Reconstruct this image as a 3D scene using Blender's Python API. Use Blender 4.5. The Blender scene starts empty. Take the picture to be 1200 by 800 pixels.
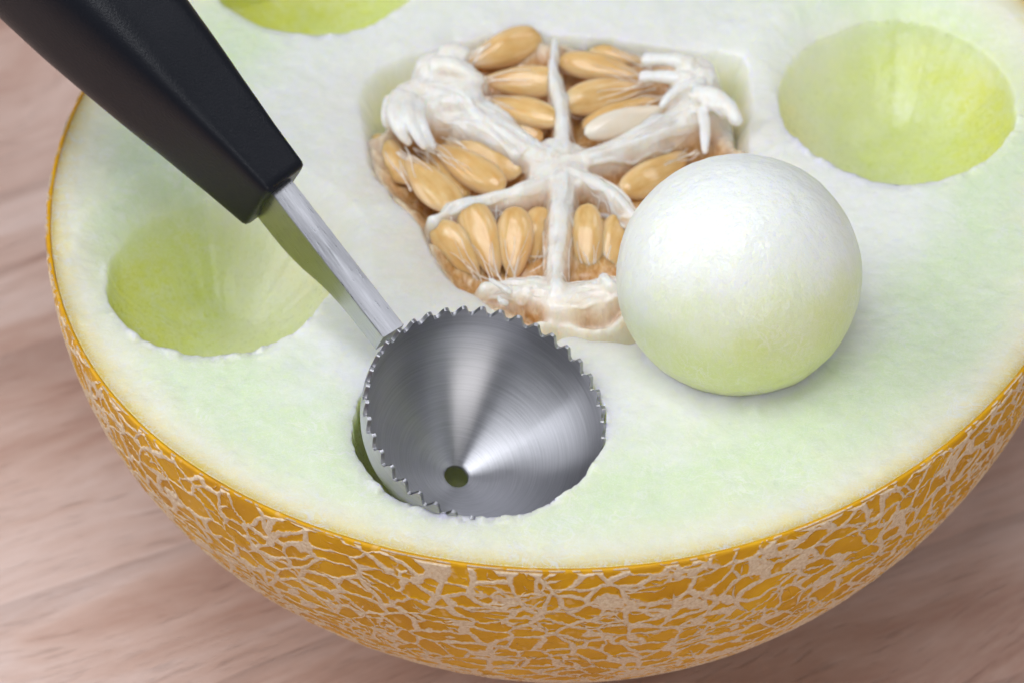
import bpy, math, random
import numpy as np
from mathutils import Vector, Matrix

# ------------------------------------------------------------------ units
# shapes are written in centimetres with z = 0 on the cut face of the melon;
# the table top lies CB below it.  M() turns that into metres, table at z = 0.
CB = 5.55            # depth of the melon half
R = 6.5              # radius of the cut face
def M(v):
    v = np.asarray(v, float)
    return (v + np.array([0, 0, CB])) * 0.01

sc = bpy.context.scene
col = sc.collection

# ------------------------------------------------------------------ camera
EL, ROLL, DIST = math.radians(43.7), math.radians(-1.2), 50.0
TX, TY, FPX = -0.65, -2.72, 4846.0
cd = np.array([0, -math.cos(EL), math.sin(EL)])
cpos = np.array([TX, TY, 0]) + DIST * cd
cf = -cd
cr0 = np.array([1.0, 0, 0]); cu0 = np.cross(cr0, cf)
cr = cr0 * math.cos(ROLL) + cu0 * math.sin(ROLL)
cu = -cr0 * math.sin(ROLL) + cu0 * math.cos(ROLL)
cam_data = bpy.data.cameras.new('camera')
cam = bpy.data.objects.new('camera', cam_data); col.objects.link(cam)
mw = Matrix.Identity(4)
for i in range(3):
    mw[i][0] = cr[i]; mw[i][1] = cu[i]; mw[i][2] = cd[i]; mw[i][3] = M(cpos)[i]
cam.matrix_world = mw
cam_data.sensor_width = 36; cam_data.lens = FPX / 1200 * 36
cam_data.clip_start = 0.01; cam_data.clip_end = 20
cam_data.dof.use_dof = True
cam_data.dof.focus_distance = 0.486
cam_data.dof.aperture_fstop = 30
sc.camera = cam

def at(px, py, z=0.0):
    """point at height z (cm) on the sight line through a photo pixel"""
    d = cf * FPX + cr * (px - 600) - cu * (py - 400)
    t = (z - cpos[2]) / d[2]
    return cpos + d * t

# ------------------------------------------------------------------ light
w = bpy.data.worlds.new('World'); sc.world = w; w.use_nodes = True
bg = w.node_tree.nodes['Background']
bg.inputs[0].default_value = (0.88, 0.93, 1.0, 1); bg.inputs[1].default_value = 0.19

def area(name, loc, target, sx, sy, power, colr):
    l = bpy.data.lights.new(name, 'AREA'); l.shape = 'RECTANGLE'
    l.size = sx * 0.01; l.size_y = sy * 0.01; l.energy = power; l.color = colr
    o = bpy.data.objects.new(name, l); col.objects.link(o)
    o.location = M(loc)
    o.rotation_euler = Vector(M(target) - M(loc)).to_track_quat('-Z', 'Y').to_euler()
    return o
area('overhead_softbox', (-8, -16, 72), (0, 0, 0), 46, 46, 3.35, (0.95, 0.97, 1.0))
area('window_light', (-60, 6, 40), (0, 0, 0), 60, 55, 3.2, (0.93, 0.96, 1.0))
area('front_fill', (26, -76, 28), (0, 0, -2), 45, 30, 1.6, (1.0, 0.97, 0.94))

area('added_stem_fill', (40, 20, 61), (-3, 1, 1), 22, 22, 0.48, (0.92, 0.94, 1.0))  # unseen lamp, added to brighten the top face of the stem
sc.view_settings.view_transform = 'Standard'
sc.view_settings.look = 'None'
sc.view_settings.exposure = 0.0
sc.view_settings.gamma = 1.0
sc.cycles.use_adaptive_sampling = True
sc.cycles.adaptive_threshold = 0.04
sc.cycles.adaptive_min_samples = 16
sc.cycles.max_bounces = 8; sc.cycles.diffuse_bounces = 4; sc.cycles.glossy_bounces = 4
sc.view_settings.use_curve_mapping = False

# ------------------------------------------------------------------ helpers
def set_props(o, label=None, category=None, group=None, kind=None):
    for k, v in (('label', label), ('category', category), ('group', group), ('kind', kind)):
        if v: o[k] = v
    return o

def empty(name, loc=(0, 0, -CB)):
    o = bpy.data.objects.new(name, None); col.objects.link(o)
    o.location = M(loc); o.empty_display_size = 0.01
    return o

def build(name, verts, faces, mat, parent=None, frame=None, smooth=True, sharp=None, attrs=None):
    """verts in cm scene coordinates (or in cm of `frame`, a 4x4 in metres)"""
    me = bpy.data.meshes.new(name)
    v = np.asarray(verts, float)
    v = M(v) if frame is None else v * 0.01
    if isinstance(faces, np.ndarray):
        n = len(faces); k = faces.shape[1]
        me.vertices.add(len(v)); me.vertices.foreach_set('co', v.astype(np.float32).ravel())
        me.loops.add(n * k); me.loops.foreach_set('vertex_index', faces.astype(np.int32).ravel())
        me.polygons.add(n); me.polygons.foreach_set('loop_start', np.arange(n, dtype=np.int32) * k)
        me.update(calc_edges=True); me.validate()
    else:
        me.from_pydata([tuple(p) for p in v], [], faces); me.update()
    if attrs:
        for an, av in attrs.items():
            a = me.attributes.new(an, 'FLOAT', 'POINT')
            a.data.foreach_set('value', np.asarray(av, np.float32))
    if smooth:
        me.polygons.foreach_set('use_smooth', np.ones(len(me.polygons), dtype=bool))
        if sharp: me.set_sharp_from_angle(angle=math.radians(sharp))
    if mat: me.materials.append(mat)
    o = bpy.data.objects.new(name, me); col.objects.link(o)
    if frame is not None: o.matrix_world = frame
    if parent is not None:
        o.parent = parent
        o.matrix_parent_inverse = Matrix.Translation(parent.location).inverted()
    return o

def grid_faces(nu, nv, wrap_u=False):
    """vertex index = j*nu + i"""
    iu = np.arange(nu if wrap_u else nu - 1); jv = np.arange(nv - 1)
    I, J = np.meshgrid(iu, jv)
    I2 = (I + 1) % nu
    return np.stack([J * nu + I, J * nu + I2, (J + 1) * nu + I2, (J + 1) * nu + I], -1).reshape(-1, 4)

class VNoise:
    def __init__(self, seed, n=257):
        self.n = n; self.t = np.random.default_rng(seed).uniform(-1, 1, (n, n))
    def __call__(self, x, y, s=1.0, octaves=3):
        x = np.asarray(x, float) * s; y = np.asarray(y, float) * s
        out = 0; amp = 1.0
        for _ in range(octaves):
            xi = np.floor(x).astype(int); yi = np.floor(y).astype(int)
            fx = x - xi; fy = y - yi
            fx = fx * fx * (3 - 2 * fx); fy = fy * fy * (3 - 2 * fy)
            n = self.n; a = self.t
            g = lambda i, j: a[(xi + i) % n, (yi + j) % n]
            out = out + amp * ((g(0, 0) * (1 - fx) + g(1, 0) * fx) * (1 - fy) + (g(0, 1) * (1 - fx) + g(1, 1) * fx) * fy)
            x = x * 2.03 + 17.3; y = y * 2.03 + 5.1; amp *= 0.5
        return out
vn = VNoise(3); vn2 = VNoise(8)

def sstep(a, b, x):
    t = np.clip((x - a) / (b - a), 0, 1); return t * t * (3 - 2 * t)

def seg_dist(X, Y, pts, closed=False):
    """distance to a polyline and the arc parameter 0..1 of the nearest point"""
    pts = np.asarray(pts, float)
    if closed: pts = np.vstack([pts, pts[:1]])
    L = np.concatenate([[0], np.cumsum(np.linalg.norm(np.diff(pts, axis=0), axis=1))])
    best = np.full(X.shape, 1e9); par = np.zeros(X.shape)
    for k in range(len(pts) - 1):
        a, b = pts[k], pts[k + 1]; d = b - a; l2 = (d ** 2).sum()
        t = np.clip(((X - a[0]) * d[0] + (Y - a[1]) * d[1]) / l2, 0, 1)
        q = np.hypot(X - a[0] - t * d[0], Y - a[1] - t * d[1])
        m = q < best; best = np.where(m, q, best)
        par = np.where(m, (L[k] + t * (L[k + 1] - L[k])) / L[-1], par)
    return best, par

def inside(X, Y, poly):
    poly = np.asarray(poly, float); c = np.zeros(X.shape, bool); n = len(poly)
    for i in range(n):
        x1, y1 = poly[i]; x2, y2 = poly[(i + 1) % n]
        cond = ((y1 > Y) != (y2 > Y)) & (X < (x2 - x1) * (Y - y1) / (y2 - y1 + 1e-12) + x1)
        c ^= cond
    return c

def catmull(P, n=12, closed=False):
    P = np.asarray(P, float); N = len(P); out = []
    rng = range(N if closed else N - 1)
    for i in rng:
        g = (lambda k: P[k % N]) if closed else (lambda k: P[min(max(k, 0), N - 1)])
        p0, p1, p2, p3 = g(i - 1), g(i), g(i + 1), g(i + 2)
        for t in np.linspace(0, 1, n, endpoint=False):
            out.append(0.5 * (2 * p1 + (p2 - p0) * t + (2 * p0 - 5 * p1 + 4 * p2 - p3) * t * t + (3 * p1 - p0 - 3 * p2 + p3) * t ** 3))
    if not closed: out.append(P[-1])
    return np.array(out)

def px_poly(pts, z=0.0):
    return np.array([at(x, y, z)[:2] for x, y in pts])

# ------------------------------------------------------------------ node helpers
class NT:
    def __init__(self, name):
        self.m = bpy.data.materials.new(name); self.m.use_nodes = True
        self.t = self.m.node_tree; self.n = self.t.nodes
        self.b = self.n['Principled BSDF']; self.out = self.n['Material Output']
    def new(self, typ, **kw):
        nd = self.n.new(typ)
        for k, v in kw.items(): setattr(nd, k, v)
        return nd
    def link(self, a, b): self.t.links.new(a, b)
    def setin(self, sock, v):
        if hasattr(v, 'is_linked') or isinstance(v, bpy.types.NodeSocket): self.link(v, sock)
        else: sock.default_value = v
    def math(self, op, a, b=0.0, c=0.0, clamp=False):
        nd = self.new('ShaderNodeMath', operation=op, use_clamp=clamp)
        for i, v in enumerate((a, b, c)):
            self.setin(nd.inputs[i], v)
        return nd.outputs[0]
    def vmath(self, op, a, b=None, scale=None):
        nd = self.new('ShaderNodeVectorMath', operation=op)
        self.setin(nd.inputs[0], a)
        if b is not None: self.setin(nd.inputs[1], b)
        if scale is not None: nd.inputs['Scale'].default_value = scale
        return nd.outputs['Value'] if op in ('LENGTH', 'DOT_PRODUCT') else nd.outputs[0]
    def coords_cm(self):
        tc = self.new('ShaderNodeTexCoord')
        s = self.vmath('SCALE', tc.outputs['Object'], scale=100.0)
        return s
    def mapping(self, v, loc=(0, 0, 0), rot=(0, 0, 0), scale=(1, 1, 1)):
        nd = self.new('ShaderNodeMapping'); self.link(v, nd.inputs[0])
        nd.inputs[1].default_value = loc; nd.inputs[2].default_value = rot; nd.inputs[3].default_value = scale
        return nd.outputs[0]
    def noise(self, v, scale, detail=3, rough=0.5, dist=0.0, color=False):
        nd = self.new('ShaderNodeTexNoise'); self.link(v, nd.inputs['Vector'])
        nd.inputs['Scale'].default_value = scale; nd.inputs['Detail'].default_value = detail
        nd.inputs['Roughness'].default_value = rough; nd.inputs['Distortion'].default_value = dist
        return nd.outputs['Color'] if color else nd.outputs['Fac']
    def voronoi(self, v, scale, feature='DISTANCE_TO_EDGE', rand=1.0):
        nd = self.new('ShaderNodeTexVoronoi', feature=feature); self.link(v, nd.inputs['Vector'])
        nd.inputs['Scale'].default_value = scale; nd.inputs['Randomness'].default_value = rand
        return nd.outputs['Distance']
    def ramp(self, f, stops, interp='LINEAR'):
        nd = self.new('ShaderNodeValToRGB'); self.setin(nd.inputs[0], f)
        nd.color_ramp.interpolation = interp
        el = nd.color_ramp.elements
        while len(el) < len(stops): el.new(0.5)
        for e, (p, c) in zip(el, stops):
            e.position = p; e.color = (*c, 1) if len(c) == 3 else c
        return nd.outputs[0]
    def mixc(self, f, a, b, blend='MIX'):
        nd = self.new('ShaderNodeMix', data_type='RGBA', blend_type=blend)
        self.setin(nd.inputs[0], f)
        for s, v in ((nd.inputs[6], a), (nd.inputs[7], b)):
            if isinstance(v, tuple): s.default_value = (*v, 1) if len(v) == 3 else v
            else: self.link(v, s)
        return nd.outputs[2]
    def smooth(self, x, a, b, lo=0.0, hi=1.0):
        nd = self.new('ShaderNodeMapRange', interpolation_type='SMOOTHSTEP')
        self.setin(nd.inputs[0], x)
        for i, v in enumerate((a, b, lo, hi)): self.setin(nd.inputs[i + 1], v)
        return nd.outputs[0]
    def attr(self, name):
        return self.new('ShaderNodeAttribute', attribute_name=name).outputs['Fac']
    def bump(self, h, dist_cm, strength=1.0, prev=None):
        nd = self.new('ShaderNodeBump'); self.link(h, nd.inputs['Height'])
        nd.inputs['Distance'].default_value = dist_cm * 0.01; nd.inputs['Strength'].default_value = strength
        if prev is not None: self.link(prev, nd.inputs['Normal'])
        return nd.outputs[0]
    def pset(self, **kw):
        for k, v in kw.items():
            self.setin(self.b.inputs[k.replace('_', ' ')], v)

def sss(nt, radius_cm, weight=1.0):
    nt.b.inputs['Subsurface Weight'].default_value = weight
    nt.b.inputs['Subsurface Radius'].default_value = radius_cm
    nt.b.inputs['Subsurface Scale'].default_value = 0.01

# ------------------------------------------------------------------ materials
def mat_wood():
    nt = NT('wood')
    v = nt.coords_cm()
    v = nt.mapping(v, rot=(0, 0, math.radians(-27)))
    wob = nt.noise(nt.mapping(v, scale=(0.05, 0.16, 1)), 1.0, 3, 0.5, 0.0, color=True)
    v2 = nt.vmath('ADD', v, nt.vmath('SCALE', nt.vmath('SUBTRACT', wob, (0.5, 0.5, 0.5)), scale=5.0))
    big = nt.noise(nt.mapping(v2, scale=(0.055, 0.22, 1)), 1.0, 5, 0.6, 0.8)
    mid = nt.noise(nt.mapping(v2, scale=(0.10, 1.1, 1)), 1.0, 5, 0.6, 0.4)
    fine = nt.noise(nt.mapping(v2, scale=(0.8, 6.0, 1)), 1.0, 6, 0.7, 0.3)
    f = nt.math('ADD', nt.math('MULTIPLY', big, 0.55), nt.math('MULTIPLY', mid, 0.27))
    f = nt.math('ADD', f, nt.math('MULTIPLY', fine, 0.24))
    c = nt.ramp(f, [(0.35, (0.34, 0.19, 0.145)), (0.46, (0.51, 0.33, 0.27)), (0.56, (0.62, 0.45, 0.39)), (0.68, (0.72, 0.58, 0.54))])
    pores = nt.smooth(nt.noise(nt.mapping(v2, scale=(1.4, 22.0, 1)), 1.0, 3, 0.6), 0.56, 0.72)
    c = nt.mixc(nt.math('MULTIPLY', pores, 0.30), c, (0.16, 0.08, 0.06))
    # a dark wandering growth line here and there
    wv = nt.new('ShaderNodeTexWave', wave_type='BANDS', bands_direction='Y', wave_profile='SAW')
    nt.link(nt.mapping(v2, scale=(0.02, 0.12, 1)), wv.inputs['Vector'])
    wv.inputs['Scale'].default_value = 1.0; wv.inputs['Distortion'].default_value = 5.0
    wv.inputs['Detail'].default_value = 3; wv.inputs['Detail Scale'].default_value = 0.7
    line = nt.smooth(wv.outputs['Fac'], 0.82, 0.985)
    c = nt.mixc(nt.math('MULTIPLY', line, 0.22), c, (0.14, 0.07, 0.055))
    nt.pset(Base_Color=c, Roughness=nt.math('ADD', 0.42, nt.math('MULTIPLY', fine, 0.25)))
    nt.pset(Normal=nt.bump(nt.math('SUBTRACT', fine, nt.math('MULTIPLY', pores, 0.6)), 0.02, 0.6))
    nt.b.inputs['Specular IOR Level'].default_value = 0.35
    return nt.m

def mat_rind():
    nt = NT('netted_rind')
    v = nt.coords_cm()
    warp = nt.noise(v, 0.8, 2, 0.5, 0.0, color=True)
    v2 = nt.vmath('ADD', v, nt.vmath('SCALE', nt.vmath('SUBTRACT', warp, (0.5, 0.5, 0.5)), scale=0.9))
    warp2 = nt.noise(v, 5.5, 2, 0.5, 0.0, color=True)
    v2 = nt.vmath('ADD', v2, nt.vmath('SCALE', nt.vmath('SUBTRACT', warp2, (0.5, 0.5, 0.5)), scale=0.12))
    vs = nt.mapping(v2, scale=(1, 1, 1.6))
    wid = nt.noise(v, 1.3, 2, 0.5)
    d1 = nt.voronoi(vs, 2.5)
    d2 = nt.voronoi(nt.mapping(vs, loc=(3.1, 7.7, 1.3), scale=(1, 1, 1.1)), 3.0)
    n2 = nt.noise(v, 2.4, 2, 0.5)
    w1 = nt.math('MULTIPLY_ADD', nt.smooth(wid, 0.30, 0.72), 0.070, 0.058)
    w2 = nt.math('MULTIPLY_ADD', nt.smooth(n2, 0.46, 0.64), 0.110, -0.035)
    def line(d, wd, lo, hi):
        return nt.smooth(nt.math('SUBTRACT', wd, d), lo, hi)
    net = nt.math('MAXIMUM', line(d1, w1, -0.012, 0.018), line(d2, w2, -0.015, 0.022))
    soft = nt.math('MAXIMUM', line(d1, w1, -0.05, 0.06), line(d2, w2, -0.06, 0.06))
    grain = nt.noise(v, 26, 3, 0.6)
    skin = nt.ramp(nt.noise(v, 1.1, 4, 0.6), [(0.3, (0.56, 0.255, 0.002)), (0.55, (0.69, 0.35, 0.003)), (0.75, (0.80, 0.45, 0.006))])
    fleck = nt.smooth(nt.noise(v, 7, 1, 0.5), 0.64, 0.74)
    skin = nt.mixc(nt.math('MULTIPLY', fleck, 0.45), skin, (0.80, 0.55, 0.25))
    cork = nt.ramp(grain, [(0.3, (0.62, 0.45, 0.28)), (0.55, (0.74, 0.59, 0.42)), (0.8, (0.81, 0.69, 0.54))])
    net = nt.math('MULTIPLY', net, nt.smooth(nt.attr('side'), 0.05, 0.4))
    nt.pset(Base_Color=nt.mixc(net, skin, cork), Roughness=nt.math('MULTIPLY_ADD', net, 0.30, 0.46))
    nt.b.inputs['Specular IOR Level'].default_value = 0.3
    h = nt.math('MULTIPLY', soft, nt.smooth(nt.attr('side'), 0.0, 1.0))
    dn = nt.new('ShaderNodeDisplacement'); dn.inputs['Midlevel'].default_value = 0.0
    nt.link(h, dn.inputs['Height']); dn.inputs['Scale'].default_value = 0.00022
    nt.link(dn.outputs[0], nt.out.inputs['Displacement'])
    nt.m.displacement_method = 'BOTH'
    return nt.m

def flesh_detail(nt, v, wet_glow):
    """fibres and pits shared by the cut face and the loose ball"""
    ridged = nt.math('ABSOLUTE', nt.math('SUBTRACT', nt.noise(v, 3.4, 4, 0.62, 1.1), 0.5))
    mask = nt.smooth(nt.noise(v, 1.9, 2, 0.6), 0.42, 0.66)
    fib = nt.math('MULTIPLY', nt.smooth(ridged, 0.045, 0.0), mask)
    hair = nt.math('ABSOLUTE', nt.math('SUBTRACT', nt.noise(v, 9.0, 3, 0.6, 1.6), 0.5))
    fib = nt.math('MAXIMUM', fib, nt.math('MULTIPLY', nt.smooth(hair, 0.05, 0.0), 0.6))
    fine = nt.noise(v, 18, 3, 0.65)
    mid = nt.noise(v, 6, 3, 0.6)
    return fib, fine, mid

def mat_flesh():
    nt = NT('melon_flesh')
    v = nt.coords_cm()
    vq = nt.mapping(v, loc=(0, 0, -1.0), scale=(1 / R, 1 / R, 1 / CB))
    q = nt.math('MULTIPLY', nt.vmath('LENGTH', vq), nt.attr('inner'))
    wob = nt.noise(v, 0.9, 4, 0.6)
    wet_glow = nt.attr('scooped')  # hollows are wet and smoother; also mixes in the painted bounce light
    q = nt.math('ADD', q, nt.math('MULTIPLY', nt.math('SUBTRACT', wob, 0.5), nt.smooth(q, 0.97, 0.80, 0.012, 0.34)))
    face = nt.ramp(q, [(0.0, (0.86, 0.76, 0.62)), (0.30, (0.87, 0.81, 0.71)), (0.42, (0.87, 0.855, 0.805)), (0.52, (0.86, 0.862, 0.83)), (0.66, (0.85, 0.87, 0.82)),
                       (0.78, (0.72, 0.83, 0.58)), (0.88, (0.755, 0.84, 0.61)), (0.945, (0.86, 0.845, 0.66)), (0.972, (0.89, 0.78, 0.42)), (0.990, (0.87, 0.60, 0.08))])
    deep_glow = nt.ramp(q, [(0.0, (0.87, 0.76, 0.50)), (0.40, (0.88, 0.79, 0.40)), (0.58, (0.79, 0.82, 0.48)), (0.76, (0.685, 0.765, 0.23)), (0.90, (0.68, 0.71, 0.07))])  # hollow colour, with light bounced inside painted in as stronger yellow-green
    c = nt.mixc(wet_glow, face, deep_glow)
    fib, fine, mid = flesh_detail(nt, v, wet_glow)
    c = nt.mixc(nt.math('MULTIPLY', fib, nt.math('MULTIPLY_ADD', wet_glow, -0.38, 0.70)), c, (0.88, 0.90, 0.85))
    c = nt.mixc(nt.smooth(mid, 0.35, 0.7, 0.0, 0.24), c, (0.74, 0.79, 0.62))
    c = nt.mixc(1.0, c, (0.94, 0.94, 0.94), 'MULTIPLY')
    nt.pset(Base_Color=c, Roughness=nt.math('MULTIPLY_ADD', wet_glow, -0.15, nt.math('MULTIPLY_ADD', fine, 0.3, 0.30)))
    sss(nt, (0.50, 0.55, 0.24), 1.0)
    b1 = nt.bump(mid, 0.05, 0.30)
    b2 = nt.bump(fine, 0.012, 0.5, b1)
    nt.pset(Normal=b2)
    nt.b.inputs['Specular IOR Level'].default_value = 0.45
    nt.b.inputs['Coat Weight'].default_value = 0.25; nt.b.inputs['Coat Roughness'].default_value = 0.16; nt.link(b2, nt.b.inputs['Coat Normal'])
    return nt.m

def mat_ball():
    nt = NT('melon_ball_flesh')
    v = nt.coords_cm()
    wob = nt.noise(v, 1.2, 4, 0.6)
    # green outer-flesh side of the ball at the bottom, whiter inner-flesh side on top
    g = nt.vmath('DOT_PRODUCT', v, (0.10, -0.50, -0.86))
    g = nt.math('ADD', g, nt.math('MULTIPLY', nt.math('SUBTRACT', wob, 0.5), 1.5))
    c = nt.ramp(nt.smooth(g, -1.5, 1.5), [(0.0, (0.85, 0.87, 0.85)), (0.36, (0.84, 0.865, 0.81)), (0.58, (0.78, 0.83, 0.62)), (0.85, (0.72, 0.785, 0.38)), (1.0, (0.70, 0.77, 0.30))])
    fib, fine, mid = flesh_detail(nt, v, None)
    c = nt.mixc(nt.math('MULTIPLY', fib, 0.45), c, (0.89, 0.90, 0.87))
    nt.pset(Base_Color=c, Roughness=nt.math('MULTIPLY_ADD', fine, 0.2, 0.24))
    sss(nt, (0.60, 0.65, 0.32), 1.0)
    st = nt.noise(nt.mapping(v, rot=(0.3, 0.5, 0.2), scale=(1.0, 1.0, 0.5)), 8, 3, 0.55)
    bb = nt.bump(nt.math('ADD', st, nt.math('MULTIPLY', mid, 0.6)), 0.042, 0.85)
    nt.pset(Normal=bb)
    nt.b.inputs['Coat Weight'].default_value = 0.18; nt.b.inputs['Coat Roughness'].default_value = 0.16; nt.link(bb, nt.b.inputs['Coat Normal'])
    nt.b.inputs['Specular IOR Level'].default_value = 0.5
    return nt.m

def mat_pulp():
    nt = NT('seed_pulp')
    v = nt.coords_cm()
    tan = nt.attr('tan')
    n = nt.noise(v, 3.0, 4, 0.6)
    st = nt.noise(nt.mapping(v, scale=(3.0, 1.2, 1.5)), 5.0, 4, 0.6, 0.5)
    base = nt.ramp(n, [(0.3, (0.90, 0.84, 0.75)), (0.55, (0.92, 0.895, 0.85))])
    amber = nt.ramp(st, [(0.3, (0.48, 0.23, 0.06)), (0.5, (0.66, 0.38, 0.15)), (0.72, (0.82, 0.62, 0.40))])
    rose = nt.mixc(nt.smooth(st, 0.48, 0.70, 0.0, 0.35), base, (0.84, 0.68, 0.55))
    nt.pset(Base_Color=nt.mixc(tan, rose, amber), Roughness=0.24)
    sss(nt, (0.22, 0.18, 0.13), 1.0)
    b = nt.bump(st, 0.03, 0.8)
    nt.pset(Normal=nt.bump(nt.noise(v, 14, 3, 0.6), 0.010, 0.5, b))
    nt.b.inputs['Coat Weight'].default_value = 0.4; nt.b.inputs['Coat Roughness'].default_value = 0.10
    return nt.m

def mat_fibre():
    nt = NT('pulp_fibre')
    v = nt.coords_cm()
    nt.pset(Base_Color=nt.ramp(nt.noise(v, 2.2, 3, 0.5), [(0.35, (0.84, 0.76, 0.66)), (0.55, (0.89, 0.87, 0.82))]), Roughness=0.22)
    sss(nt, (0.05, 0.045, 0.035), 0.6); nt.b.subsurface_method = 'BURLEY'
    nt.pset(Normal=nt.bump(nt.noise(v, 12, 3, 0.6), 0.015, 0.6))
    return nt.m

def mat_seed(pale=False):
    nt = NT('pale_seed' if pale else 'tan_seed')
    v = nt.coords_cm()
    oi = nt.new('ShaderNodeObjectInfo')
    if pale:
        c = nt.ramp(nt.noise(v, 3, 3, 0.5), [(0.3, (0.84, 0.70, 0.52)), (0.7, (0.88, 0.80, 0.68))])
    else:
        edge = nt.attr('edge')
        n = nt.noise(nt.mapping(v, scale=(1, 3.5, 3.5)), 3.0, 4, 0.6)
        c = nt.ramp(n, [(0.28, (0.70, 0.39, 0.12)), (0.52, (0.82, 0.53, 0.21)), (0.78, (0.88, 0.67, 0.38))])
        c = nt.mixc(nt.math('MULTIPLY', oi.outputs['Random'], 0.30), c, (0.66, 0.36, 0.11))
        c = nt.mixc(nt.math('MULTIPLY', edge, 0.75), c, (0.84, 0.68, 0.52))
    nt.pset(Base_Color=c, Roughness=0.2)
    sss(nt, (0.16, 0.08, 0.035), 0.8); nt.b.subsurface_method = 'BURLEY'
    nt.b.inputs['Coat Weight'].default_value = 0.35; nt.b.inputs['Coat Roughness'].default_value = 0.08
    nt.pset(Normal=nt.bump(nt.noise(nt.mapping(v, scale=(0.6, 3, 3)), 7, 3, 0.6), 0.01, 0.5))
    return nt.m

def mat_steel(radial):
    nt = NT('spun_steel' if radial else 'brushed_steel')
    v = nt.coords_cm()
    if radial:
        sx = nt.new('ShaderNodeSeparateXYZ'); nt.link(v, sx.inputs[0])
        rad = nt.math('SQRT', nt.math('ADD', nt.math('MULTIPLY', sx.outputs[0], sx.outputs[0]), nt.math('MULTIPLY', sx.outputs[1], sx.outputs[1])))
        ang = nt.math('ARCTAN2', sx.outputs[1], sx.outputs[0])
        cb = nt.new('ShaderNodeCombineXYZ')
        arc = nt.math('SQRT', nt.math('ADD', nt.math('MULTIPLY', rad, rad), nt.math('MULTIPLY', sx.outputs[2], sx.outputs[2])))
        nt.link(nt.math('ADD', nt.math('MULTIPLY', rad, 42.0), nt.math('MULTIPLY', sx.outputs[2], 34.0)), cb.inputs[0])
        nt.link(nt.math('MULTIPLY', nt.math('SINE', ang), 1.2), cb.inputs[1])
        nt.link(nt.math('MULTIPLY', nt.math('COSINE', ang), 1.2), cb.inputs[2])
        n = nt.noise(cb.outputs[0], 1.0, 5, 0.65)
        tg = nt.new('ShaderNodeTangent', direction_type='RADIAL', axis='Z')
        nt.link(tg.outputs[0], nt.b.inputs['Tangent'])
        nt.b.inputs['Anisotropic'].default_value = 0.9; nt.b.inputs['Anisotropic Rotation'].default_value = 0.25
        c = nt.ramp(n, [(0.25, (0.36, 0.36, 0.385)), (0.75, (0.50, 0.50, 0.53))])
        rough = nt.math('MULTIPLY_ADD', n, 0.16, 0.28)
        nrm = nt.bump(n, 0.003, 0.45)
    else:
        n = nt.noise(nt.mapping(v, scale=(3.0, 30, 60)), 1.0, 4, 0.6)
        nt.b.inputs['Anisotropic'].default_value = 0.4
        c = nt.ramp(n, [(0.3, (0.40, 0.40, 0.42)), (0.7, (0.52, 0.52, 0.545))])
        rough = nt.math('MULTIPLY_ADD', n, 0.15, 0.22)
        nrm = nt.bump(n, 0.003, 0.5)
    nt.pset(Base_Color=c, Metallic=1.0, Roughness=rough, Normal=nrm)
    return nt.m

def mat_handle():
    nt = NT('black_plastic')
    v = nt.coords_cm()
    n = nt.noise(v, 34, 3, 0.6)
    nt.pset(Base_Color=nt.mixc(nt.noise(v, 1.5, 3, 0.5), (0.005, 0.006, 0.010), (0.008, 0.009, 0.014)), Roughness=0.36)
    nt.pset(Normal=nt.bump(n, 0.008, 0.5))
    nt.b.inputs['Specular IOR Level'].default_value = 0.24
    return nt.m

MAT = dict(wood=mat_wood(), rind=mat_rind(), flesh=mat_flesh(), ball=mat_ball(), pulp=mat_pulp(), fibre=mat_fibre(),
           seed=mat_seed(), pale=mat_seed(True), spun=mat_steel(True), steel=mat_steel(False), plastic=mat_handle())

# ------------------------------------------------------------------ table top
tv = [(-60, -60, -CB), (60, -60, -CB), (60, 60, -CB), (-60, 60, -CB), (-60, -60, -CB - 3), (60, -60, -CB - 3), (60, 60, -CB - 3), (-60, 60, -CB - 3)]
table = build('tabletop', tv, [(0, 1, 2, 3), (7, 6, 5, 4), (0, 4, 5, 1), (1, 5, 6, 2), (2, 6, 7, 3), (3, 7, 4, 0)], MAT['wood'], smooth=False)
set_props(table, label='pinkish brown wooden tabletop with diagonal grain under the melon', category='tabletop', kind='structure')

# ------------------------------------------------------------------ melon half
melon = empty('melon_half')
set_props(melon, label='halved yellow netted melon with pale green flesh, seeds and scooped hollows', category='melon')

TH = 0.055                                   # thickness of the yellow skin
def body_r(z, r0=R, c=CB):
    return r0 * np.sqrt(np.clip(1 - (z / c) ** 2, 0, 1))

# rind: outer shell, rounded lip, inner shell
NU, NV = 1500, 190
ph = np.linspace(0, 2 * np.pi, NU, endpoint=False)
prof = []                                   # (radius, z, side)
s = np.linspace(0.0, 1.0, NV)
lat = (s ** 1.05) * (math.pi / 2 * 0.997)
for a in lat[::-1]: prof.append((R * math.cos(a), -CB * math.sin(a) - 0.02, min(1.0, a / 0.005)))
prof.append((R - 0.010, -0.008, 1)); prof.append((R - 0.022, 0.0, 0.08))
prof.append((R - TH + 0.004, 0.0, 0))
for a in np.linspace(0, math.pi / 2 * 0.997, 40): prof.append(((R - TH) * math.cos(a), -(CB - TH) * math.sin(a) - 0.03, 0))
prof = np.array(prof)
def rimscale(ph): return 1 + 0.006 * np.sin(3 * ph + 0.7) + 0.004 * np.sin(5 * ph + 2.0) + 0.125 * np.exp(-((np.mod(ph, 2 * np.pi) - 0.64) / 0.42) ** 2) + 0.085 * np.exp(-((np.mod(ph, 2 * np.pi) - 1.98) / 0.42) ** 2)
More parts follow.
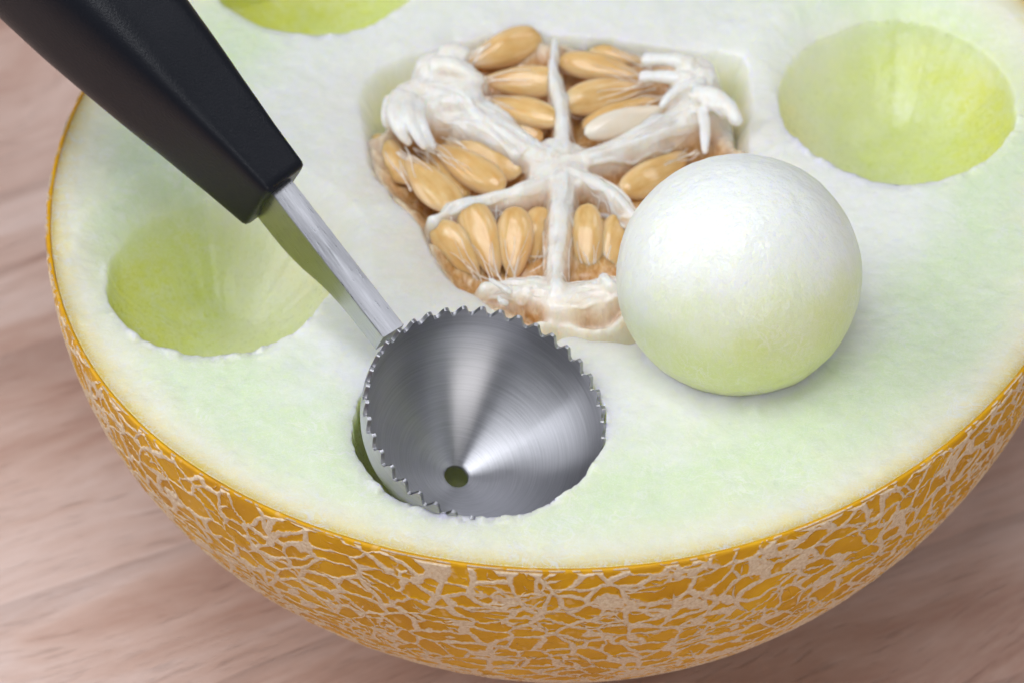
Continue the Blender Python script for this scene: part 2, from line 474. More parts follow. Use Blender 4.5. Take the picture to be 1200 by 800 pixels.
rv = np.stack([prof[:, 0][:, None] * np.cos(ph)[None] * rimscale(ph)[None],
               prof[:, 0][:, None] * np.sin(ph)[None] * rimscale(ph)[None],
               np.repeat(prof[:, 1][:, None], NU, 1)], -1).reshape(-1, 3)
rind = build('rind', rv, grid_faces(NU, len(prof), True), MAT['rind'], melon, attrs={'side': np.repeat(prof[:, 2], NU)})
rind['label'] = 'orange yellow rind covered in raised beige netting'

bc = at(866, 323, 0.94); br = 1.455           # the loose ball sits in a shallow dent of the face

# flesh: cut face with scooped hollows and the seed cavity
HOLES = []                                  # centre x, y, radius, depth, far-side flare
for (hx, hy, hr, hd, fl) in ((1051, 107, 1.54, 1.30, 0.80), (257, 311, 1.42, 1.30, 0.90), (371, -38, 1.40, 1.15, 0.2), (560, 498, 1.52, 1.70, 0.0)):
    c = at(hx, hy); HOLES.append((c[0], c[1], hr, hd, fl))
CAV = catmull(px_poly([(424, 100), (446, 74), (480, 60), (535, 46), (600, 32), (655, 36), (720, 42), (800, 54), (866, 60), (879, 90), (876, 140), (868, 190),
                       (850, 250), (815, 320), (770, 380), (737, 394), (700, 388), (664, 386), (634, 394), (606, 372), (566, 340), (528, 318), (505, 285), (492, 250), (458, 215), (436, 180), (428, 140)]), 6, True)

def hole_radius(k, th):
    r = HOLES[k][2] * (1 + ((0.15, 0.13, 0, 0)[k]) * np.sin(th) ** 2)
    return r * (1 + 0.016 * vn(np.cos(th) * 2.2 + 10 * k, np.sin(th) * 2.2, 1.0, 2) + 0.008 * vn2(np.cos(th) * 9 + 7 * k, np.sin(th) * 9, 1.0, 3))

NG = 560
a = np.linspace(-1, 1, NG)
A, B = np.meshgrid(a, a)
with np.errstate(divide='ignore', invalid='ignore'):
    m = np.abs(A) > np.abs(B)
    rr = np.where(m, A, B)
    phi = np.where(m, (math.pi / 4) * np.where(A != 0, B / A, 0), math.pi / 2 - (math.pi / 4) * np.where(B != 0, A / B, 0))
X = rr * np.cos(phi); Y = rr * np.sin(phi)
rs = rimscale(np.arctan2(Y, X)) * (R - TH - 0.004)
X = X * rs; Y = Y * rs
bound = (np.abs(A) == 1) | (np.abs(B) == 1)
cell = 2 * R / NG
for k, (cx, cy, r, d, fl) in enumerate(HOLES):      # snap grid lines to the lips
    dx, dy = X - cx, Y - cy; dd = np.hypot(dx, dy); th = np.arctan2(dy, dx); hr = hole_radius(k, th)
    sn = (np.abs(dd - hr) < 0.6 * cell) & ~bound
    X = np.where(sn, cx + dx / np.maximum(dd, 1e-6) * hr * 1.0005, X); Y = np.where(sn, cy + dy / np.maximum(dd, 1e-6) * hr * 1.0005, Y)
edge_f = sstep(0.0, 0.25, (R - TH) - np.hypot(X, Y))
Z = edge_f * (0.020 * vn(X, Y, 0.8, 3) + 0.010 * vn2(X, Y, 5.0, 3)) - 0.004
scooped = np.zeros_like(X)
for k, (cx, cy, r, d, fl) in enumerate(HOLES):
    dx, dy = X - cx, Y - cy; dd = np.hypot(dx, dy); th = np.arctan2(dy, dx); t = dd / hole_radius(k, th)
    far = sstep(-0.85, 1.0, np.sin(th + 0.1))
    cap = -d * np.sqrt(np.clip(1 - t * t, 0, 1)) * (1 + 0.03 * vn(X, Y, 1.4, 3))
    ramp = -d * np.clip(1 - (t / 1.34) ** 1.7, 0, 1) ** 1.35       # the gently sloping far side
    g = far * fl * sstep(0.05, 0.75, t)
    rag = 0.05 * np.exp(-((t - 1.02) / 0.04) ** 2) * np.clip(vn2(X + 3 * k, Y, 4.5, 3), -0.3, 1) * (1 - far)
    hz_ = cap * (1 - g) + ramp * g
    Z = np.where(t < 1, np.minimum(Z, hz_ + rag), Z + ramp * g + rag)
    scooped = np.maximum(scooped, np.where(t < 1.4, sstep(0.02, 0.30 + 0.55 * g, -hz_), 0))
rho_ = np.hypot(X, Y) / (rimscale(np.arctan2(Y, X)) * (R - 0.45))
Z = np.where(Z < -0.08, np.maximum(Z, -0.05 - (CB - 0.5) * np.sqrt(np.clip(1 - rho_ ** 2, 0, 1))), Z)
near = (X > CAV[:, 0].min() - 1.2) & (X < CAV[:, 0].max() + 1.2) & (Y > CAV[:, 1].min() - 1.2) & (Y < CAV[:, 1].max() + 1.2)
sd = np.full(X.shape, 5.0)
dcav, _ = seg_dist(X[near], Y[near], CAV, True)
sd[near] = np.where(inside(X[near], Y[near], CAV), -dcav, dcav)
sd = sd + 0.035 * vn(X, Y, 3.0, 3)
dball = np.hypot(X - bc[0], Y - bc[1]); rring = math.sqrt(br ** 2 - bc[2] ** 2)
Z = Z + (0.085 + 0.03 * vn(X, Y, 3.0, 2)) * np.exp(-((dball - rring) / 0.085) ** 2)
depth = 1.05 * sstep(0.06, -0.55, sd) ** 0.7
Z = Z - depth - 0.13 * np.exp(-np.maximum(sd, 0) / 0.30)
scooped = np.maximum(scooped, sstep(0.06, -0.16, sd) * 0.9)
top = np.stack([X, Y, Z], -1).reshape(-1, 3)
idx = np.arange(NG * NG).reshape(NG, NG)
loop = np.concatenate([idx[0, :-1], idx[:-1, -1], idx[-1, :0:-1], idx[:0:-1, 0]])
nl = len(loop)
fv = [top]; faces = [np.stack([idx[:-1, :-1], idx[:-1, 1:], idx[1:, 1:], idx[1:, :-1]], -1).reshape(-1, 4)]
lp = top[loop]; prev = loop; base = NG * NG
NB = 24
for j in range(1, NB + 1):
    al = j / NB * math.pi / 2 * 0.995
    ring = np.stack([lp[:, 0] * math.cos(al), lp[:, 1] * math.cos(al), np.full(nl, -(CB - TH - 0.01) * math.sin(al)) - 0.03], -1)
    cur = base + np.arange(nl); base += nl
    fv.append(ring)
    faces.append(np.stack([np.roll(prev, -1), prev, cur, np.roll(cur, -1)], -1)); prev = cur
fverts = np.concatenate(fv)
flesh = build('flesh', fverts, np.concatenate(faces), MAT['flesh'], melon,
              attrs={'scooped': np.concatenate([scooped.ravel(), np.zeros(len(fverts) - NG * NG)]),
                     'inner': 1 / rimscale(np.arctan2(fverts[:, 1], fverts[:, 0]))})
flesh['label'] = 'pale green melon flesh, cut flat and scooped out in round hollows'

# ------------------------------------------------------------------ seed pulp (placenta) in the cavity
# ridges: photo polyline, half width (cm) start/end, height, roundness
RIDGES = [
    ([(655, 186), (660, 150), (655, 110), (648, 80), (651, 44)], 0.12, 0.035, -0.02),
    ([(655, 186), (615, 168), (575, 140), (545, 122), (520, 112)], 0.14, 0.40, 0.00),
    ([(540, 110), (505, 112), (484, 118)], 0.28, 0.30, 0.14),
    ([(550, 98), (525, 82), (508, 82)], 0.17, 0.22, 0.16),
    ([(655, 186), (710, 174), (765, 152), (800, 132), (825, 118)], 0.12, 0.24, 0.02),
    ([(805, 108), (815, 92), (820, 84)], 0.20, 0.22, 0.14),
    ([(655, 190), (625, 212), (590, 224), (555, 232), (528, 240), (508, 252)], 0.16, 0.07, -0.02),
    ([(657, 188), (660, 225), (655, 260), (652, 300), (650, 340)], 0.17, 0.09, -0.02),
    ([(660, 190), (695, 205), (722, 222), (742, 246), (770, 258)], 0.14, 0.10, -0.05),
    ([(572, 326), (598, 329), (626, 329), (652, 335)], 0.12, 0.26, -0.07),
    ([(652, 337), (690, 336), (720, 330), (760, 323)], 0.24, 0.22, -0.07),
    ([(655, 194), (655, 178)], 0.36, 0.36, -0.01),
]
RW = [(px_poly(catmull(p, 5)), w0, w1, zt) for p, w0, w1, zt in RIDGES]
HULL = catmull(px_poly([(455, 135), (470, 95), (500, 70), (545, 52), (600, 40), (655, 40), (720, 44), (770, 52), (815, 66), (842, 90), (858, 130), (850, 200),
                        (830, 270), (780, 345), (730, 358), (690, 366), (652, 358), (620, 362), (590, 348), (566, 338), (528, 316), (507, 285), (494, 250), (462, 215), (444, 180)]), 6, True)

GAPS = [(*at(434, 108)[:2], 0.60), (*at(462, 68)[:2], 0.50), (*at(878, 112)[:2], 0.75), (*at(860, 62)[:2], 0.60), (*at(660, 385)[:2], 0.55), (*at(715, 385)[:2], 0.55), (*at(770, 380)[:2], 0.60)]
def pulp_height(X, Y):
    dh, _ = seg_dist(X, Y, HULL, True); sdh = np.where(inside(X, Y, HULL), -dh, dh)
    floor = -0.48 + 0.10 * vn(X, Y, 2.5, 3) + 0.22 * sstep(-0.35, 0.05, sdh)
    ridge = np.full(X.shape, -9.0)
    for P, w0, w1, zt in RW:
        d, t = seg_dist(X, Y, P); d = d + 0.03 * vn2(X, Y, 3.5, 3)
        wd = w0 + (w1 - w0) * t
        u = np.maximum(d, 0) / wd
        h = zt - 0.07 * u ** 2 - 3.4 * np.maximum(d - wd, 0) * (0.55 + 0.45 * sstep(0, 0.3, d - wd)) + 0.02 * vn(X, Y, 6, 2)
        ridge = np.maximum(ridge, h)
    Zp = np.maximum(floor, ridge)
    tan = 1 - sstep(-0.40, 0.0, ridge)
    gap = np.zeros(X.shape)
    for gx_, gy_, gr in GAPS: gap = np.maximum(gap, sstep(gr * 1.2, gr * 0.4, np.hypot(X - gx_, Y - gy_)))
    out = sstep(-0.03, 0.30, sdh) * gap
    Zp = Zp - out * 1.3
    tan = tan * (1 - 0.8 * gap)
    tan = tan * (1 - (0.40 + 0.6 * gap) * sstep(-0.22, 0.06, sdh))
    return Zp, tan
# strands, fringe fingers and membranes
def tube(path, radii, seg=8, flat=1.0):
    path = np.asarray(path, float); n = len(path)
    T = np.gradient(path, axis=0); T /= np.linalg.norm(T, axis=1)[:, None] + 1e-9
    up = np.array([0, 0, 1.0]); V = []
    for i in range(n):
        s_ = np.cross(T[i], up); ln = np.linalg.norm(s_)
        s_ = s_ / ln if ln > 1e-4 else np.array([1.0, 0, 0]); u_ = np.cross(s_, T[i])
        for k in range(seg):
            an = 2 * math.pi * k / seg
            V.append(path[i] + radii[i] * (math.cos(an) * s_ + flat * math.sin(an) * u_))
    F = [tuple((i * seg + k, i * seg + (k + 1) % seg, (i + 1) * seg + (k + 1) % seg, (i + 1) * seg + k)) for i in range(n - 1) for k in range(seg)]
    F.append(tuple(range(seg - 1, -1, -1))); F.append(tuple((n - 1) * seg + k for k in range(seg)))
    return V, F

class Collect:
    def __init__(self): self.v = []; self.f = []
    def add(self, vf):
        o = len(self.v); self.v += list(vf[0]); self.f += [tuple(i + o for i in q) for q in vf[1]]

rnd = random.Random(5)
fib = Collect(); solid = Collect()
for P, w0, w1, zt in RW:
    L = np.linalg.norm(np.diff(P, axis=0), axis=1).sum()
    if L < 0.35: continue
    for q in range(22):
        off0 = rnd.uniform(-1.5, 1.5); off1 = off0 * rnd.uniform(0.3, 1.2) + rnd.uniform(-0.4, 0.4)
        t0 = rnd.uniform(0, 0.5); t1 = min(1, t0 + rnd.uniform(0.35, 0.7)); n = 14
        ii = np.linspace(t0, t1, n) * (len(P) - 1)
        base_ = np.stack([np.interp(ii, np.arange(len(P)), P[:, 0]), np.interp(ii, np.arange(len(P)), P[:, 1])], -1)
        T = np.gradient(base_, axis=0); T /= np.linalg.norm(T, axis=1)[:, None] + 1e-9
        N = np.stack([-T[:, 1], T[:, 0]], -1)
        tt = np.linspace(0, 1, n); wd = w0 + (w1 - w0) * np.linspace(t0, t1, n)
        xy = base_ + N * ((off0 + (off1 - off0) * tt) * wd + 0.02 * np.sin(tt * 7 + rnd.random() * 6))[:, None]
        zz, _ = pulp_height(xy[:, 0], xy[:, 1])
        big = q % 2
        rad = rnd.uniform(0.022, 0.045) if big else rnd.uniform(0.005, 0.010)
        (solid if big else fib).add(tube(np.column_stack([xy, zz + 0.008]), rad * np.sin(np.pi * (0.08 + 0.84 * tt)), 6))
# thin webs reaching down into the chambers
for q in range(46):
    P, w0, w1, zt = RW[rnd.choice([0, 1, 4, 6, 7, 8, 9])]
    i = rnd.randrange(1, len(P) - 1); T = P[i + 1] - P[i - 1]; T /= np.linalg.norm(T); N = np.array([-T[1], T[0]]) * rnd.choice((-1, 1))
    N = N * 0.8 + T * rnd.uniform(-0.6, 0.6)
    ln = rnd.uniform(0.2, 0.42); tt = np.linspace(0, 1, 8)
    xy = P[i] + N * (w0 * 0.5 + tt[:, None] * ln)
    zz, _ = pulp_height(xy[:, 0], xy[:, 1])
    if not inside(xy[-1:, 0], xy[-1:, 1], HULL)[0]: continue
    fib.add(tube(np.column_stack([xy, np.maximum(zz, -0.30 - 0.15 * tt) + 0.01]), 0.012 * (1 - 0.7 * tt), 6))
fo = build('pulp_fibres', fib.v, fib.f, MAT['fibre'], melon)
fo['kind'] = 'stuff'

def finger(pts, r0, r1, flat=0.75):
    """a soft white tongue of pulp: photo pixels with heights"""
    P3 = catmull(np.array([at(x, y, z) for x, y, z in pts]), 8)
    n = len(P3); tt = np.linspace(0, 1, n)
    rad = 1.15 * (r0 + (r1 - r0) * tt) * (1 + 0.12 * vn(tt * 4 + pts[0][0], tt * 0 + pts[0][1], 1.5, 2))
    rad[-1] *= 0.25; rad[-2] *= 0.75; rad[0] *= 0.4
    solid.add(tube(P3, rad, 12, flat))
for pts, r0, r1 in [
    ([(505, 78, .14), (525, 76, .20), (548, 86, .16), (567, 99, .02)], .13, .075),
    ([(515, 66, .06), (535, 62, .10), (548, 70, .02)], .13, .11),
    ([(470, 110, .14), (462, 130, .20), (470, 155, .14), (482, 170, -.02)], .11, .06),
    ([(480, 112, .16), (478, 136, .24), (488, 158, .18), (500, 176, .02)], .10, .05),
    ([(492, 118, .16), (492, 138, .22), (500, 156, .16), (510, 176, .00)], .08, .04),
    ([(460, 115, .06), (454, 132, .08), (456, 152, -.05)], .10, .06),
    ([(545, 104, .06), (556, 112, .06), (566, 122, -.08)], .09, .05),
    ([(812, 76, .12), (792, 71, .16), (768, 70, .10), (752, 71, .04)], .10, .095),
    ([(812, 92, .10), (790, 91, .12), (766, 90, .06), (749, 91, .00)], .09, .085),
    ([(826, 96, .10), (805, 100, .16), (785, 112, .12), (773, 128, .02)], .08, .04),
    ([(812, 112, .10), (836, 112, .16), (854, 126, .14), (866, 148, .04)], .15, .07),
    ([(826, 118, .10), (842, 124, .12), (852, 138, .02)], .12, .07),
    ([(822, 128, .06), (826, 150, .02), (826, 182, -.10)], .075, .05),
    ([(600, 344, .00), (588, 336, .06), (572, 326, .08)], .055, .03),
    ([(596, 356, -.05), (586, 352, .00), (584, 344, .06)], .05, .02),
    ([(722, 340, -.05), (712, 330, .00), (706, 322, -.05)], .07, .05),
]: finger(pts, r0, r1)

# the pulp is one wet mass: chamber walls, tongues and thick strands are fused together
x0, y0 = CAV.min(0); x1, y1 = CAV.max(0)
nx, ny = 230, 250
gx, gy = np.meshgrid(np.linspace(x0, x1, nx), np.linspace(y0, y1, ny))
Zp, _ = pulp_height(gx, gy)
ins = inside(gx, gy, CAV); Zp = np.where(ins, Zp, -1.9)
pv = np.concatenate([np.stack([gx, gy, Zp], -1).reshape(-1, 3), np.stack([gx, gy, 0 * gx - 2.1], -1).reshape(-1, 3)])
pf = grid_faces(nx, ny); nb = nx * ny
ring = np.concatenate([np.arange(nx - 1), np.arange(ny - 1) * nx + nx - 1, (ny - 1) * nx + np.arange(nx - 1, 0, -1), np.arange(ny - 1, 0, -1) * nx])
side = np.stack([np.roll(ring, -1), ring, ring + nb, np.roll(ring, -1) + nb], -1)
sv_ = np.array(solid.v); quads = np.array([q for q in solid.f if len(q) == 4]) + 2 * nb
caps = [tuple(i + 2 * nb for i in q) for q in solid.f if len(q) != 4]
tri = []
for q in caps:
    for k in range(1, len(q) - 1): tri.append((q[0], q[k], q[k + 1], q[k + 1]))
allf = [tuple(q) for q in np.concatenate([pf, pf[:, ::-1] + nb, side, quads])] + [t[:3] for t in tri]
tmp = build('pulp_source', np.concatenate([pv, sv_]), allf, None)
md = tmp.modifiers.new('remesh', 'REMESH'); md.mode = 'VOXEL'; md.voxel_size = 0.00022; md.use_smooth_shade = True
ms = tmp.modifiers.new('smooth', 'SMOOTH'); ms.factor = 0.5; ms.iterations = 6
dg = bpy.context.evaluated_depsgraph_get()
pm = bpy.data.meshes.new_from_object(tmp.evaluated_get(dg)); pm.name = 'seed_pulp'
bpy.data.objects.remove(tmp)
co = np.empty(len(pm.vertices) * 3, np.float32); pm.vertices.foreach_get('co', co)
co = co.reshape(-1, 3) * 100 - np.array([0, 0, CB])
hz = np.full(len(co), -2.0); tn = np.zeros(len(co)); up_ = co[:, 2] > -1.7
hz[up_], tn[up_] = pulp_height(co[up_, 0], co[up_, 1])
tn = tn * (1 - sstep(0.03, 0.10, co[:, 2] - hz))
ta = pm.attributes.new('tan', 'FLOAT', 'POINT'); ta.data.foreach_set('value', tn.astype(np.float32))
pm.polygons.foreach_set('use_smooth', np.ones(len(pm.polygons), dtype=bool))
pm.materials.clear(); pm.materials.append(MAT['pulp'])
pulp = bpy.data.objects.new('seed_pulp', pm); col.objects.link(pulp); pulp.parent = melon
pulp['label'] = 'stringy white pulp walls between the seed chambers'
print('pulp faces', len(pm.polygons))

# seeds ------------------------------------------------------------
def seed_mesh(name, mat, taper=0.26, fat=1.0, bend=0.0, thick=1.0):
    nu, nv = 28, 30
    V = []; E = []
    for j in range(nv):
        t = j / (nv - 1)                          # 0 blunt end, 1 pointed tip
        x = 0.5 - t
        w_ = fat * 0.225 * (math.sin(math.pi * min(1, t) ** 0.84) ** 0.56) * (1 - taper * t)
        h_ = thick * 0.125 * (math.sin(math.pi * min(1, t) ** 0.85) ** 0.60) * (1 - 0.22 * t)
        for i in range(nu):
            an = 2 * math.pi * i / nu
            c, s_ = math.cos(an), math.sin(an)
            yy = w_ * math.copysign(abs(c) ** 0.9, c); hz = h_ * math.copysign(abs(s_) ** 1.15, s_)
            V.append((x, yy + bend * (4 * x * x - 0.5), hz * (1 + 0.10 * vn(x * 5 + fat * 9, yy * 9, 1.0, 1)))); E.append(max(abs(c) ** 8 * 0.8, 0.9 * max(0, (t - 0.72) / 0.28) ** 0.8 * (0.5 + 0.5 * math.cos(3 * an + 0.6))))
    o = build(name, V, grid_faces(nu, nv, True), mat, frame=Matrix.Identity(4), attrs={'edge': E})
    me = o.data; bpy.data.objects.remove(o)
    return me
SMS = [seed_mesh('seed', MAT['seed']), seed_mesh('seed', MAT['seed'], 0.36, 1.06, 0.03, 0.85), seed_mesh('seed', MAT['seed'], 0.20, 0.94, -0.035, 1.05), seed_mesh('seed', MAT['seed'], 0.30, 1.10, 0.015, 0.75)]; SP = seed_mesh('pale_seed', MAT['pale'])
SEEDS = [  # blunt px, tip px, z blunt, z tip, width factor, roll
    ((633, 42), (552, 75), -0.22, -0.22, 1.08, 0.2),
    ((657, 96), (569, 95), -0.16, -0.20, 0.92, 0.1),
    ((655, 141), (567, 121), -0.14, -0.20, 0.92, -0.1),
    ((634, 162), (566, 138), -0.34, -0.36, 0.95, 0.1),
    ((645, 72), (575, 78), -0.50, -0.50, 1.0, 0.0),
    ((658, 71), (748, 90), -0.16, -0.22, 0.90, 0.1),
    ((683, 50), (756, 72), -0.28, -0.32, 0.95, 0.25),
    ((663, 122), (752, 102), -0.18, -0.26, 0.92, -0.15),
    ((686, 150), (770, 116), -0.32, -0.30, 0.85, 0.3),
    ((438, 164), (482, 214), -0.45, -0.35, 1.0, -0.3),
    ((534, 245), (478, 186), -0.20, -0.22, 1.02, -0.15),
    ((544, 234), (500, 178), -0.42, -0.34, 1.0, 0.1),
    ((588, 221), (513, 174), -0.16, -0.16, 0.98, 0.05),
    ((608, 202), (524, 163), -0.26, -0.30, 0.98, 0.2),
    ((702, 190), (790, 174), -0.30, -0.34, 0.95, -0.3),
    ((732, 226), (804, 182), -0.30, -0.36, 1.05, -0.1),
    ((512, 262), (560, 326), -0.16, -0.55, 1.02, -0.2),
    ((548, 236), (581, 322), -0.08, -0.50, 1.06, -0.1),
    ((604, 245), (602, 325), -0.12, -0.52, 1.10, 0.0),
    ((637, 246), (621, 322), -0.26, -0.62, 1.05, 0.25),
    ((687, 242), (691, 330), -0.12, -0.56, 1.02, 0.0),
    ((727, 252), (712, 326), -0.26, -0.60, 1.05, 0.2),
    ((712, 250), (706, 318), -0.45, -0.75, 1.0, 0.0),
]
def add_seed(me, bl, tp, zb, zt, wf, roll, label=None):
    pb, pt = at(*bl, zb), at(*tp, zt)
    ax = pb - pt; L = np.linalg.norm(ax); ax = ax / L
    nrm = 0.6 * cd + 0.4 * np.array([0, 0, 1.0]); nrm = nrm - ax * (nrm @ ax); nrm /= np.linalg.norm(nrm)
    sd_ = np.cross(nrm, ax)
    sd2 = sd_ * math.cos(roll) + nrm * math.sin(roll); nr2 = -sd_ * math.sin(roll) + nrm * math.cos(roll)
    c = M((pb + pt) / 2); mt = Matrix.Identity(4)
    ws = 1.12 * wf * (0.55 + 0.45 * L); L *= 1.08
    for i in range(3):
        mt[i][0] = ax[i] * L; mt[i][1] = sd2[i] * ws; mt[i][2] = nr2[i] * ws; mt[i][3] = c[i]
    o = bpy.data.objects.new('seed', me); col.objects.link(o)
    o.parent = melon; o.matrix_parent_inverse = Matrix.Translation(melon.location).inverted(); o.matrix_world = mt
    if label: o['label'] = label
films = Collect()
for bl, tp, zb, zt, wf, roll in SEEDS:
    pb, pt = at(*bl, zb), at(*tp, zt); ax_ = pt - pb; L_ = np.linalg.norm(ax_); ax_ /= L_
    up_v = 0.6 * cd + np.array([0, 0, 0.4]); up_v -= ax_ * (up_v @ ax_); up_v /= np.linalg.norm(up_v); sw = np.cross(up_v, ax_)
    for q in range(4):
        y0_ = rnd.uniform(-1, 1) * 0.17; y1_ = rnd.uniform(-1, 1) * 0.10; t0 = rnd.uniform(0.35, 0.7)
        path = []
        for k in range(10):
            u = k / 9; t = t0 + (1.15 - t0) * u
            yy = y0_ + (y1_ - y0_) * u + 0.02 * math.sin(6 * u + q)
            hgt = 0.118 * math.sqrt(max(0.0, math.sin(math.pi * min(t, 1) ** 0.85))) * math.sqrt(max(0.05, 1 - (yy / 0.24) ** 2)) + 0.012
            path.append(pb + ax_ * L_ * t + sw * yy * wf + up_v * (hgt if t < 1 else 0.02))
        films.add(tube(path, rnd.uniform(0.006, 0.013) * np.linspace(0.3, 1.0, 10), 6))
ff = build('seed_films', films.v, films.f, MAT['fibre'], melon); ff['kind'] = 'stuff'
for i, sdef in enumerate(SEEDS): add_seed(SMS[(i * 7 + i // 3) % 4], *sdef)
add_seed(SP, (688, 157), (776, 128), -0.10, -0.06, 0.80, -0.1, 'empty white seed, paler than the tan ones')

# ------------------------------------------------------------------ melon ball
nu, nv = 220, 150
U, V_ = np.meshgrid(np.linspace(0, 2 * np.pi, nu, endpoint=False), np.linspace(0.0005, np.pi - 0.0005, nv))
nd = np.stack([np.sin(V_) * np.cos(U), np.sin(V_) * np.sin(U), np.cos(V_)], -1)
rb = br * (1 + 0.008 * np.sin(2 * U + 1) * np.sin(V_) ** 2 + 0.005 * vn(nd[..., 0] * 2 + 5, nd[..., 1] * 2 + nd[..., 2] * 1.7, 1.0, 2)
           + 0.0040 * vn2(nd[..., 0] * 7 + 2 * nd[..., 2], nd[..., 1] * 7 - 3 * nd[..., 2], 1.4, 3))
ballv = (nd * rb[..., None]).reshape(-1, 3)
fr = Matrix.Translation(Vector(M(bc)))
ball = build('melon_ball', ballv, grid_faces(nu, nv, True)[:, ::-1], MAT['ball'], frame=fr)
set_props(ball, label='round whitish green melon ball resting on the cut face beside the seeds', category='melon ball')

# ------------------------------------------------------------------ melon baller
baller = empty('melon_baller')
rc = at(566, 494, 0.14)                       # centre of the bowl's rim
al = math.radians(34); dirn = (0.50 * cr + 0.87 * cu); dirn /= np.linalg.norm(dirn)
n_ax = np.array([0.26, -0.235, 0.93]); n_ax /= np.linalg.norm(n_ax)
baller.location = M(rc - n_ax * 1.2)
set_props(baller, label='melon baller with black handle and serrated steel scoop set into the flesh', category='melon baller')
RB, HB = 1.415, 1.30
x_ax = np.cross([0, 1.0, 0], n_ax); x_ax /= np.linalg.norm(x_ax); y_ax = np.cross(n_ax, x_ax)
fb = Matrix.Identity(4)
for i in range(3):
    fb[i][0] = x_ax[i]; fb[i][1] = y_ax[i]; fb[i][2] = n_ax[i]; fb[i][3] = M(rc)[i]
NT_ = 40; PER = 10; NS = NT_ * PER
tooth = np.array([0, 0, 0.10, 0.45, 0.85, 1.0, 1.0, 0.95, 0.6, 0.15]) * 0.135
an = np.linspace(0, 2 * np.pi, NS, endpoint=False)
tz = np.tile(tooth, NT_)
rows = []
inner = []
r_h = 0.150
for t in np.linspace(0, 1, 46):               # inside, from the drain hole out to the rim
    r = r_h + (RB - r_h) * t
    u = r / RB
    sph = -math.sqrt(max(0, 1 - (u * 0.995) ** 2)); cone = -(1 - u) * 1.12
    z = HB * (0.62 * sph + 0.38 * cone)
    inner.append((r, z))
z_edge = inner[-1][1]
TW = 0.045
rows.append([(r_h, inner[0][1] - TW)] )
rows.append([(r_h - 0.0, inner[0][1] - 0.006)])
prof_b = [(r_h, inner[0][1] - TW, 0), (r_h, inner[0][1] - 0.008, 0)] + [(r + 0.004, z, 0) for r, z in inner]
prof_b += [(RB + 0.005, 0.03, 0), (RB + 0.010, 0.075, 0), (RB + 0.012, 0.08, 1), (RB + 0.060, 0.08, 1), (RB + 0.066, 0.06, 0), (RB + 0.052, 0.0, 0)]
prof_b += [(r + TW, z - TW * 0.9, 0) for r, z in inner[::-1]]
bv = []
for r, z, k in prof_b:
    zz = z + (tz if k else 0)
    bv.append(np.stack([r * np.cos(an), r * np.sin(an), zz + 0 * an], -1))
bv = np.concatenate(bv)
bowl = build('scoop_bowl', bv, grid_faces(NS, len(prof_b), True), MAT['spun'], baller, frame=fb, sharp=40)
bowl['label'] = 'spun steel bowl with toothed rim and a small drain hole'

# stem: an upright steel bar whose underside swells towards the handle
s0 = rc + (-0.72 * x_ax + 0.69 * y_ax) * (RB + 0.0)
def frame_from(a_, origin):
    sdv = np.cross(a_, [0, 0, 1.0]); sdv /= np.linalg.norm(sdv); tv_ = np.cross(sdv, a_)
    return sdv, tv_
pS = at(461, 388, 0.74); pE = at(328, 216, 1.75)
ax = pE - pS; LS = np.linalg.norm(ax); ax /= LS
sdv, tv_ = frame_from(ax, pS)
def fr_mat(o, a_, s_, t_):
    m_ = Matrix.Identity(4)
    for i in range(3):
        m_[i][0] = a_[i]; m_[i][1] = s_[i]; m_[i][2] = t_[i]; m_[i][3] = M(o)[i]
    return m_
fs = fr_mat(pS, ax, sdv, tv_)
low = catmull(np.array([(0.0, -0.34), (0.28 * LS, -0.36), (0.46 * LS, -0.44), (0.62 * LS, -0.58), (0.80 * LS, -0.66), (LS + 0.25, -0.68)]), 8)
hw = 0.165; bev = 0.008
sv = []
for x, z in low:
    for (yy, zz) in ((-hw + bev, 0), (hw - bev, 0), (hw, -bev), (hw, z + bev), (hw - bev, z), (-hw + bev, z), (-hw, z + bev), (-hw, -bev)):
        sv.append((x, yy, zz))
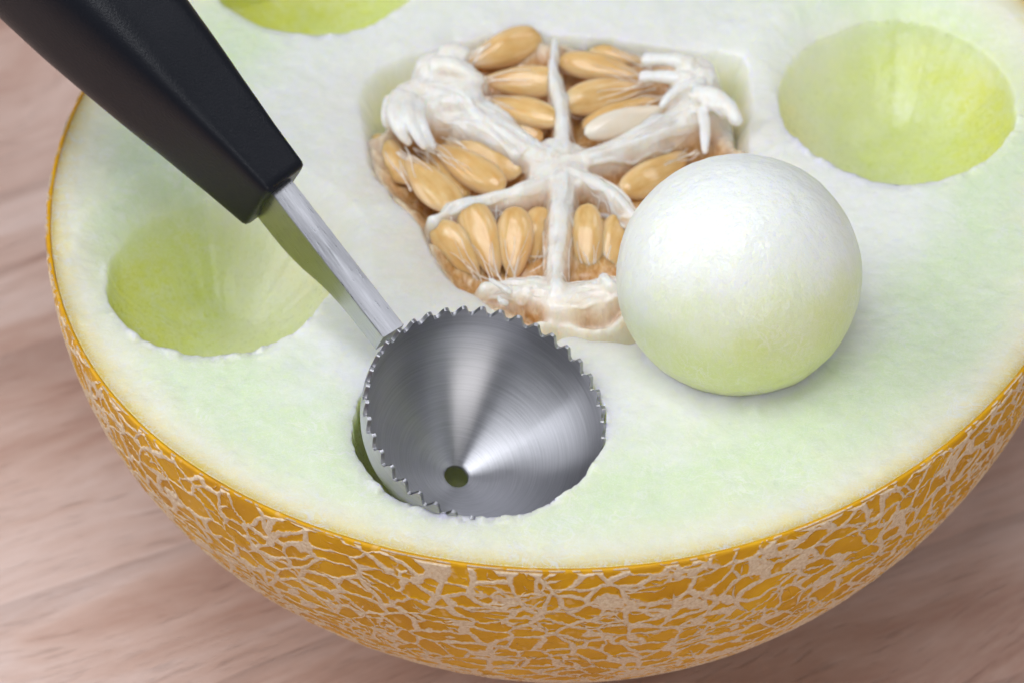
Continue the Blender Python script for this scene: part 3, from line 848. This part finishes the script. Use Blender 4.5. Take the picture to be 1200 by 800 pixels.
nr = len(low); sf = [tuple((j * 8 + k, j * 8 + (k + 1) % 8, (j + 1) * 8 + (k + 1) % 8, (j + 1) * 8 + k)) for j in range(nr - 1) for k in range(8)]
sf += [tuple(range(7, -1, -1)), tuple((nr - 1) * 8 + k for k in range(8))]
stem = build('stem', sv, sf, MAT['steel'], baller, frame=fs, sharp=25)
stem['label'] = 'flat steel stem between the bowl and the black handle'

# handle: lofted rounded block that swells and softens towards the far end
pH = pE - ax * 0.02 - tv_ * 0.28
axh = at(40, -80, 3.6) - pH; axh /= np.linalg.norm(axh)
sdh_, th_ = frame_from(axh, pH)
fh = fr_mat(pH, axh, sdh_, th_)
st = [  # x, half width, half height, exponent (high = boxy), vertical shift
    (0.0, 0.30, 0.44, 9, 0), (0.02, 0.335, 0.475, 9, 0), (0.06, 0.35, 0.49, 9, 0), (0.6, 0.40, 0.55, 8, -0.01), (1.3, 0.50, 0.63, 6, -0.02), (2.2, 0.64, 0.76, 4.2, -0.04),
    (3.2, 0.78, 0.88, 3.4, -0.06), (4.4, 0.90, 0.97, 3.0, -0.07), (6.0, 0.97, 1.0, 2.8, -0.06), (8.0, 0.95, 0.97, 2.6, 0.0), (9.6, 0.86, 0.86, 2.5, 0.05), (10.4, 0.66, 0.66, 2.3, 0.05), (10.75, 0.30, 0.30, 2.1, 0.05)]
st = np.array(st); xs = np.concatenate([[0, 0.02, 0.06], np.linspace(0.12, 10.4, 60), [10.55, 10.68, 10.75]])
hv = []; NH = 72
for x in xs:
    a_, b_, e_, sh = [np.interp(x, st[:, 0], st[:, i]) for i in (1, 2, 3, 4)]
    for k in range(NH):
        q = 2 * math.pi * k / NH; c, s_ = math.cos(q), math.sin(q)
        hv.append((x, a_ * math.copysign(abs(c) ** (2 / e_), c), b_ * math.copysign(abs(s_) ** (2 / e_), s_) + sh))
n0 = len(hv); hf = [tuple(q) for q in grid_faces(NH, len(xs), True)]
hf += [tuple(range(NH - 1, -1, -1)), tuple((len(xs) - 1) * NH + k for k in range(NH))]
handle = build('handle', hv, hf, MAT['plastic'], baller, frame=fh, sharp=50)
handle['label'] = 'black matt plastic handle with a soft ridge'
